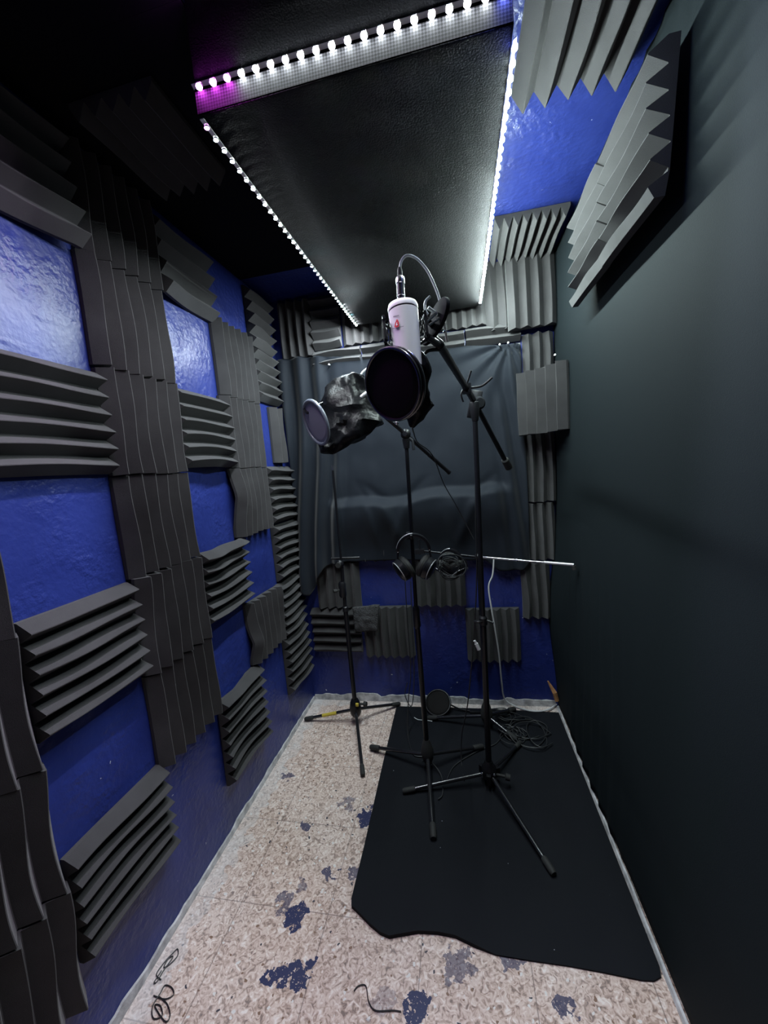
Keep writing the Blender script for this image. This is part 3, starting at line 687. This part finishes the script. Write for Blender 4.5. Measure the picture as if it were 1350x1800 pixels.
# ------------------------------------------------------------------ white microphone in its shock mount
mt_ = at(708, 541, .85); mb_ = at(717, 622, .85); ax = (mt_-mb_).normalized()
mic = thing('condenser_microphone', 'white condenser microphone hanging upside down in a black shock mount', 'microphone', mb_)
Lm = (mt_-mb_).length
MB().lathe(mb_-ax*.03, ax, [(.0275, 0), (.0285, .03), (.0320, .03+Lm*.80), (.0325, .03+Lm*.90), (.0318, .03+Lm*.905)], 48).build('body', M['white_enamel'], mic)
tag(MB().lathe(mb_+ax*(Lm*.905-.0005), ax, [(.031, 0), (.031, .004)], 48).build('groove', M['black_metal'], mic), 'black groove')
MB().lathe(mb_+ax*(Lm*.905+.003), ax, [(.0325, 0), (.0330, .006), (.031, .012), (.025, .0145), (.012, .0155)], 48).build('end_cap', M['white_enamel'], mic)
tag(MB().lathe(mb_-ax*.105, ax, [(.012, 0), (.024, .012), (.028, .03), (.028, .075)], 32).build('grille', M['grey_metal'], mic), 'dark metal grille')
def on_body(u, v):     # point and normal on the microphone body along a sight line
    d = (at(u, v, 1)-CAM).normalized(); o = CAM-mb_; dp = d-ax*d.dot(ax); op = o-ax*o.dot(ax); r = .0316
    A, B, C_ = dp.dot(dp), 2*dp.dot(op), op.dot(op)-r*r; D = max(0, B*B-4*A*C_); p = CAM+d*((-B-math.sqrt(D))/(2*A))
    q = p-mb_; nn = (q-ax*q.dot(ax)).normalized(); return p, nn
def decal(poly, name, m, lift=.0006):
    mbx = MB(); vs = []
    for (u, v) in poly:
        p, nn = on_body(u, v); vs.append(p+nn*lift)
    c, nn = on_body(sum(p[0] for p in poly)/len(poly), sum(p[1] for p in poly)/len(poly)); n = len(vs)
    mbx.add([c+nn*lift]+vs, [(0, 1+i, 1+(i+1) % n) for i in range(n)]); return mbx.build(name, m, mic, smooth=0)
# small red emblem: a drop-shaped shield with a pale curl inside
em = decal([(693.5, 575), (694.5, 569), (696.5, 563.5), (698, 561), (700, 563), (701.5, 567), (701.8, 572), (700.5, 574.5), (697, 576)], 'emblem', M['red'], .0006)
tag(em, 'red emblem')
tag(decal([(696.2, 571.5), (697.6, 567), (698.6, 566.6), (697.6, 570), (699.6, 570), (699.4, 571.4), (697.3, 572.6)], 'emblem_curl', M['white_enamel'], .0010), 'pale curl in the emblem')
for (u0, u1, v0, hgt, nm) in ((691.5, 701.5, 556, 1.0, 'printed_line'), (690.5, 709.5, 577.4, .8, 'printed_line')):
    sl = -.22; pts = [(u0+(u1-u0)*k/6, v0+sl*(u1-u0)*k/6) for k in range(7)]
    mbx = MB(); vs = []
    for (u, v) in pts:
        for dv in (0, hgt):
            p, nn = on_body(u, v+dv); vs.append(p+nn*.0006)
    mbx.add(vs, [(2*k, 2*k+2, 2*k+3, 2*k+1) for k in range(6)]); tag(mbx.build(nm, M['dark_print'], mic, smooth=0), 'fine dark printed line')

# shock mount
mc = mb_+ax*.045
rgt = (RT-ax*RT.dot(ax)).normalized(); bk = ax.cross(rgt).normalized()
if bk.dot(fw) < 0: bk = -bk
sm = thing('shock_mount', 'black shock mount cage holding the white microphone', 'shock mount', mc)
R_ = .046
mbx = MB()
for h in (-.012, .032):
    c = mc+ax*h
    mbx.tube([c+(rgt*math.cos(q)+bk*math.sin(q))*R_ for q in [-.35+(math.pi+.7)*k/30 for k in range(31)]], .0035, 8)
mbx.build('outer_rings', M['black_gloss'], sm)
for a in (-.25, .2, math.pi-.2, math.pi+.25, 1.2, 2.0):
    d = rgt*math.cos(a)+bk*math.sin(a)
    MB().box(mc+d*R_+ax*.010, (.006, .006, .056), Matrix((rgt, bk, ax)).transposed()).build('post', M['black_metal'], sm)
mbx = MB()
for h in (-.004, .024): mbx.tube([mc+ax*h+(rgt*math.cos(q)+bk*math.sin(q))*.0345 for q in [-.2+(math.pi+.4)*k/30 for k in range(31)]], .002, 6)
mbx.build('inner_rings', M['black_metal'], sm)
mbx = MB()
for k in range(12):
    a = -.3+(math.pi+.6)*k/12; b = -.3+(math.pi+.6)*(k+.5)/12
    mbx.tube([mc+ax*(-.012 if k % 2 else .032)+(rgt*math.cos(a)+bk*math.sin(a))*R_, mc+ax*(.024 if k % 2 else -.004)+(rgt*math.cos(b)+bk*math.sin(b))*.0345], .0013, 6)
mbx.build('elastic_cord', M['black_cord'], sm)
br = MB().tube([mc+rgt*R_+ax*.03, hc+hu*.02-hn*.004], .006, 10).tube([mc+rgt*R_-ax*.012, H3], .007, 10).build('bracket', M['black_metal'], sm)
tag(MB().tube([mc+rgt*(R_+.003)+ax*.02, mc+rgt*(R_+.024)+ax*.036], .0035, 8).tube([mc+rgt*(R_+.006)+ax*.012, mc+rgt*(R_+.03)+ax*.024], .003, 8).build('clamp_screw', M['chrome'], br), 'silver clamp screws')

# XLR cable of the white microphone
c0 = at(705.5, 531, .85); c1 = at(703, 482, .85); cax = (c1-c0).normalized(); Lc = (c1-c0).length
cb = thing('microphone_cable', 'pale grey cable looping from the top of the white microphone to the boom', 'cable', c0)
path = spline([c1-cax*.004, at(703, 470, .85), at(707, 456, .85), at(717, 449, .85), at(733, 455, .855), at(750, 474, .86), at(763, 500, .865), at(772, 525, .87), at(779, 560, .88), at(786, 600, .92)])
MB().tube(path, .0030, 10).build('cord', M['grey_cord'], cb)
MB().lathe(c0-cax*.004, cax, [(.0095, 0), (.0095, Lc*.14), (.0082, Lc*.15), (.0082, Lc*.26), (.0092, Lc*.27), (.0092, Lc*.33), (.0085, Lc*.34), (.0085, Lc*.70), (.0098, Lc*.72), (.0098, Lc*.92), (.0065, Lc)], 24).build('connector', M['chrome'], cb)
MB().lathe(c1-cax*.006, cax, [(.006, 0), (.0055, .014), (.0038, .02)], 16).build('cable_boot', M['black_rubber'], cb)

# ------------------------------------------------------------------ pop filters
def pop_filter(label, c, n, R, r, cloth, ringm, depth, neck=None, extra=None):
    c = V(c); n = V(n).normalized()
    t = thing('pop_filter', label, 'pop filter', c, 'pop filters')
    for k, off in enumerate((0, -depth)):
        if k and depth == 0: break
        cc_ = c+n*off
        MB().ring(cc_, n, R, r, 56, 10).build('rim', ringm, t)
        a = n.orthogonal().normalized(); b = n.cross(a); vs = [cc_+n*.002]; fs = []
        for q in range(1, 5):
            for i in range(48):
                th = 2*math.pi*i/48; vs.append(cc_+n*(.002*(1-(q/4)**2))+(R*q/4)*(math.cos(th)*a+math.sin(th)*b))
        fs = [(0, 1+i, 1+(i+1) % 48) for i in range(48)] + [(1+(q-1)*48+i, 1+q*48+i, 1+q*48+(i+1) % 48, 1+(q-1)*48+(i+1) % 48) for q in range(1, 4) for i in range(48)]
        o = MB().add(vs, fs).build('mesh_screen', cloth, t)
        md = o.modifiers.new('thickness', 'SOLIDIFY'); md.thickness = .0012
    if depth:
        MB().lathe(c-n*depth, n, [(R-r*.2, 0), (R-r*.2, depth)], 56).build('side_band', M['mesh_cloth'], t)
    if neck: MB().tube(spline(neck), .0042, 10).build('gooseneck', M['black_metal'] if not extra else M['grey_cord'], t)
    return t
pc = at(689, 677, .83)
pop_filter('large round black pop filter in front of the white microphone', pc, V((-.52, -.82, -.22)), .073, .0038, M['mesh_cloth'], M['leg_gloss'], .013,
           [pc+V((.055, .05, -.03)), at(742, 668, .90), at(741, 640, .92), at(750, 618, .91), H3+V((0, .01, -.008))])
pc2 = at(555, 743, 1.36)
pop_filter('small round grey pop filter with a pale rim at the left of the big bag', pc2, V((-.68, -.72, -.28)), .076, .006, M['mesh_grey'], M['pale_rim'], 0,
           [pc2+V((-.045, .02, .055)), at(541, 726, 1.37), at(549, 717, 1.38), at(585, 700, 1.46)])
pf3 = on(771, 1243, 1, -.07); 
pop_filter('round black pop filter lying against the back wall on the floor', V((pf3.x, -.085, .052)), V((-.1, -.62, .78)), .070, .005, M['mesh_cloth'], M['black_gloss'], 0,
           [V((pf3.x+.06, -.075, .04)), V((pf3.x+.13, -.09, .018)), V((pf3.x+.22, -.10, .014)), V((pf3.x+.3, -.085, .014))])

# ------------------------------------------------------------------ plastic bags over microphones
def bag(label, rows, seg, seed, group, crumple=.012, name='plastic_bag'):
    """rows: (centre, half width along RT, half depth along the sight line, twist)"""
    rnd = random.Random(seed); vs = []
    hrz = V((fw.x, fw.y, 0)).normalized()
    # refine rows
    cs = spline([r[0] for r in rows], 5); m = len(cs); pr = []
    for i in range(m):
        f = i/(m-1)*(len(rows)-1); k = min(int(f), len(rows)-2); q = f-k
        pr.append((rows[k][1]*(1-q)+rows[k+1][1]*q, rows[k][2]*(1-q)+rows[k+1][2]*q))
    for i, (c, (a, b)) in enumerate(zip(cs, pr)):
        for k in range(seg):
            t = 2*math.pi*k/seg
            p = c + RT*a*math.cos(t) + hrz*b*math.sin(t)
            nn = noise.noise(p*15+V((seed, 0, 0)))*.7 + (.5-abs(noise.noise(p*11+V((0, seed, 0))))*2.4)*1.1 + (.3-abs(noise.noise(p*24+V((3, seed, 0))))*1.4)*.7
            out = (p-c); out = out.normalized() if out.length > 1e-6 else RT
            vs.append(p + out*crumple*nn + DN*crumple*.7*noise.noise(p*23+V((5, 5, seed))))
    fs = [(i*seg+k, i*seg+(k+1) % seg, (i+1)*seg+(k+1) % seg, (i+1)*seg+k) for i in range(m-1) for k in range(seg)]
    fs += [list(range(seg))[::-1], [(m-1)*seg+k for k in range(seg)]]
    o = MB().add(vs, fs).build(name, M['bag'], smooth=32)
    return tag(o, label, 'bag', group)
t = .90
bag('black plastic bag tied over the white microphone, behind the large pop filter',
    [(at(722, 614, .86), .020, .020), (at(726, 626, .87), .034, .034), (at(725, 655, .89), .044, .045), (at(724, 690, .91), .046, .045), (at(729, 715, .92), .052, .04), (at(735, 730, .93), .030, .03), (at(726, 748, .93), .006, .006)], 40, 4, 'plastic bags over microphones')
t = 1.45
bag('big crumpled black plastic bag over the microphone at centre left',
    [(at(627, 659, 1.47), .020, .02), (at(612, 668, 1.47), .052, .05), (at(612, 690, 1.47), .082, .07), (at(615, 718, 1.47), .108, .085), (at(619, 742, 1.46), .112, .085), (at(607, 766, 1.44), .085, .07), (at(588, 783, 1.42), .050, .045), (at(576, 795, 1.41), .014, .014)], 56, 9, 'plastic bags over microphones', .017)
# loop cable and clamp at the big bag
pts = spline([at(632, 664, 1.47), at(637, 655, 1.47), at(646, 648, 1.475), at(657, 648, 1.48), at(668, 655, 1.49), at(676, 690, 1.50), at(680, 730, 1.53)])
tag(MB().tube(pts, .004, 10).build('microphone_cable', M['grey_cord']), 'pale cable looping out of the top of the big bag', 'cable')
tag(MB().tube(spline([at(633, 701, 1.40), at(640, 694, 1.40), at(652, 687, 1.41), at(664, 684, 1.43)]), [.002]*3+[.007]*19+[.004]*3, 10).build('boom_clip', M['silver_print']), 'silver clip strip between the big bag and the large pop filter', 'clip')

# ------------------------------------------------------------------ headphones
def headphones(label, c, R, tilt, ext, cup_tilt, cable=None):
    """c: centre of the headband arc"""
    c = V(c); t = thing('headphones', label, 'headphones', c, 'headphones on the stands')
    sx_ = V((math.cos(tilt), math.sin(tilt), 0)); up = Z
    arc = [c+sx_*(-R*math.cos(a))+up*(R*math.sin(a)) for a in [math.pi*k/20 for k in range(21)]]
    mbx = MB(); fwd = sx_.cross(up)
    vs = []
    for k, p in enumerate(arc):
        o = (p-c).normalized()
        for (dd, hh) in ((-.006, -.016), (.006, -.016), (.006, .016), (-.006, .016)): vs.append(p+o*dd+fwd*hh)
    fs = [(4*i+k, 4*i+(k+1) % 4, 4*i+4+(k+1) % 4, 4*i+4+k) for i in range(20) for k in range(4)] + [(0, 1, 2, 3), (83, 82, 81, 80)]
    MB().add(vs, fs).build('headband', M['black_gloss'], t, bevel=.0015)
    tag(MB().tube([p+(p-c).normalized()*.005+fwd*.0 for p in arc[1:11]], .0028, 8).build('headband_trim', M['silver_print'], t), 'silver headband trim')
    for s in (-1, 1):
        a = c+sx_*s*R; b = a+V((0, 0, -ext))+sx_*s*.006
        y = MB().tube([a, b], .0045, 10).tube(spline([b, b+sx_*(-s*.004)+V((0, 0, -.012))]), .006, 10).build('yoke', M['black_metal'], t)
        tag(MB().ball(a+fwd*.010, .0045, 10).build('hinge_screw', M['chrome'], y), 'silver hinge screw')
        cc_ = b+V((0, 0, -.030))-sx_*s*.026; n = (sx_*s*math.cos(cup_tilt)+V((0, 0, -math.sin(cup_tilt)))+fwd*.35).normalized()
        cu = MB().lathe(cc_-n*.004, n, [(.046, 0), (.051, .008), (.048, .026), (.034, .038), (.012, .041)], 28).build('ear_cup', M['black_gloss'], t)
        MB().ring(cc_-n*.012, n, .036, .015, 30, 10).build('ear_pad', M['black_rubber'], cu)
        tag(MB().ring(cc_+n*.026, n, .046, .002, 30, 6).build('cup_trim', M['silver_print'], cu), 'thin silver ring')
    return t
h1 = on(727, 967, 1, -.562)
headphones('open black headphones hung on the pole of the centre stand', h1, .066, .12, .046, .5)
h2 = on(792, 984, 1, -.2)
headphones('black headphones wrapped in their own cable, hung beside the tall pole', h2+V((0, 0, -.0)), .052, -.2, .012, 1.0)
rnd = random.Random(5); mbx = MB()
for k in range(9):
    cx = h2+V((rnd.uniform(-.02, .02), rnd.uniform(-.05, -.02), rnd.uniform(-.04, -.01))); a0 = rnd.uniform(0, 6); ra = rnd.uniform(.045, .075); rb = rnd.uniform(.035, .06); tl = rnd.uniform(-.5, .5)
    mbx.tube([cx+V((ra*math.cos(a0+.3*i), .015*math.sin(.5*i+k)-.01, rb*math.sin(a0+.3*i)+tl*ra*.4*math.cos(a0+.3*i))) for i in range(24)], .0022, 8)
tag(mbx.build('headphone_cable', M['dusty_cord']), 'grey cable wound in loops around the hanging headphones', 'cable')

# ------------------------------------------------------------------ hanging and lying cables
def cable(label, pts, r, m='black_cord', n=8, name='cable', cat='cable'):
    return tag(MB().tube(spline(pts, n), r, 8).build(name, M[m]), label, cat)
cable('thin black cable falling from the headphones to the mat, left of the pair', [on(712, 1022, 1, -.2), on(716, 1090, 1, -.21), on(722, 1180, 1, -.22), on(718, 1230, 1, -.24), on(717, 1290, 1, -.32), on(726, 1325, 2, .012), on(742, 1330, 2, .012)], .0025)
cable('thin grey cable falling beside the centre pole, right of the pair', [on(722, 1022, 1, -.2), on(724, 1090, 1, -.21), on(728, 1180, 1, -.21), on(724, 1240, 1, -.22), on(712, 1222, 1, -.05), on(716, 1200, 1, -.06)], .0025, 'dusty_cord')
cable('thin black cable running from the bag along the boom tail towards the drape', [at(725, 748, .93), at(727, 760, 1.1), at(735, 778, 1.45), at(760, 800, 1.62), at(780, 850, 1.78), at(800, 885, 1.86), at(816, 915, 1.9), at(833, 948, 1.9)], .0022)
cable('black cable hanging straight down beside the tall pole', [at(836, 760, 1.6), at(836, 900, 1.62), at(838, 1000, 1.64), at(834, 1100, 1.7), at(823, 1230, 1.8), at(812, 1290, 1.85), on(811, 1340, 2, .010), on(816, 1372, 2, .010)], .0026)
tag(MB().tube([at(834, 1126, 1.6), at(837, 1131, 1.6)], .005, 10).tube([at(837, 1131, 1.6), at(842, 1142, 1.6)], .0075, 12).build('cable_plug', M['white_cord']), 'white plug dangling beside the tall pole', 'plug')
cable('white power cord hanging down the back wall to the floor', [on(868, 983, 1, -.07), on(866, 1010, 1, -.07), on(859, 1032, 1, -.07), on(864, 1070, 1, -.075), on(870, 1105, 1, -.075), on(877, 1150, 1, -.07), on(882, 1200, 1, -.05), on(887, 1228, 1, -.03), on(905, 1241, 2, .012), on(935, 1250, 2, .012), on(962, 1248, 2, .012), on(978, 1238, 2, .012)], .0042, 'white_cord', cat='power cord')
def pile(label, cx, cy, rx, ry, loops, seed, r=.0026, m='dusty_cord'):
    rnd = random.Random(seed); pts = []
    a = rnd.uniform(0, 6)
    for k in range(loops):
        ox, oy = rnd.gauss(0, rx*.35), rnd.gauss(0, ry*.35); ra, rb = rnd.uniform(.4, 1)*rx, rnd.uniform(.4, 1)*ry
        for i in range(7):
            a += .9; pts.append(V((cx+ox+ra*math.cos(a), cy+oy+rb*math.sin(a), ZM+r+.001+.028*rnd.random()*abs(math.sin(a*.5)))))
    pts = [V((min(p.x, 1.40), min(p.y, -.03), p.z)) for p in pts]
    tag(MB().tube(spline(pts, 6), r, 7).build('cable_coil', M[m]), label, 'cable coil', 'cables heaped on the mat')
pile('tangled dark cable heaped on the mat behind the tall stand, densest coil', 1.16, -.26, .07, .06, 6, 1)
pile('loose cable loops on the mat nearest the right wall', 1.27, -.26, .10, .11, 4, 2)
pile('cable loops on the mat against the back wall', 1.16, -.12, .09, .06, 4, 3)
cable('black cable snaking on the mat from the centre stand to the tall stand', [on(742, 1338, 2, .05), on(760, 1342, 2, .035), on(776, 1365, 2, .012), on(778, 1395, 2, .012), on(770, 1405, 2, .012)], .0024, 'dusty_cord')
cable('thin cable lying on the mat from the tall stand towards the coils', [on(785, 1372, 2, .011), on(800, 1345, 2, .011), on(840, 1320, 2, .011), on(870, 1308, 2, .011), on(890, 1290, 2, .011), on(920, 1300, 2, .011), on(948, 1294, 2, .011)], .0024, 'dusty_cord')
cable('pale grey cable arcing on the mat left of the floor pop filter', [on(728, 1261, 2, .011), on(735, 1265, 2, .011), on(748, 1266, 2, .011), on(760, 1268, 2, .011)], .002, 'grey_cord')
tag(MB().box(on(838, 1252, 2, .025), (.075, .03, .022)).build('cable_adapter', M['black_gloss'], bevel=.003), 'small black adapter box on the mat near the back wall', 'adapter')
# wood splinter in the back right corner
w0 = on(963, 1197, 1, -.03); w1 = on(979, 1232, 1, -.05)
MBw = MB().tube([w0, w0.lerp(w1, .35)+V((.004, 0, 0)), w0.lerp(w1, .6)+V((.006, -.004, .004)), w1], [.004, .010, .013, .011], 6)
tag(MBw.build('wood_splinter', M['wood'], smooth=0), 'broken orange wood splinter in the back right corner', 'wood piece')
# wire scribble by the left wall
def scribble(label, px, r=.0014):
    pts = [on(u, v, 2, .003) for u, v in px]
    pts = [V((max(p.x, .012), p.y, .003)) for p in pts]
    tag(MB().tube(spline(pts, 8), r, 6).build('thin_wire', M['black_cord']), label, 'wire', 'bits of black wire on the bare floor')
scribble('tangled bit of thin black wire nearest the left wall, upper bunch', [(283, 1722), (275, 1712), (290, 1690), (303, 1676), (312, 1668), (312, 1680), (298, 1695), (288, 1700), (296, 1685), (304, 1682), (288, 1705), (276, 1725), (271, 1726), (284, 1706)])
scribble('tangled bit of thin black wire nearest the left wall, lower bunch', [(270, 1750), (290, 1756), (305, 1748), (302, 1736), (290, 1732), (282, 1745), (268, 1770), (270, 1790), (285, 1785), (282, 1768), (272, 1768), (290, 1795), (299, 1785), (294, 1765), (280, 1752)])
scribble('crooked bit of thin black wire on the floor near the bottom edge', [(622, 1742), (630, 1733), (643, 1733), (648, 1760), (660, 1776), (690, 1776), (705, 1778)])
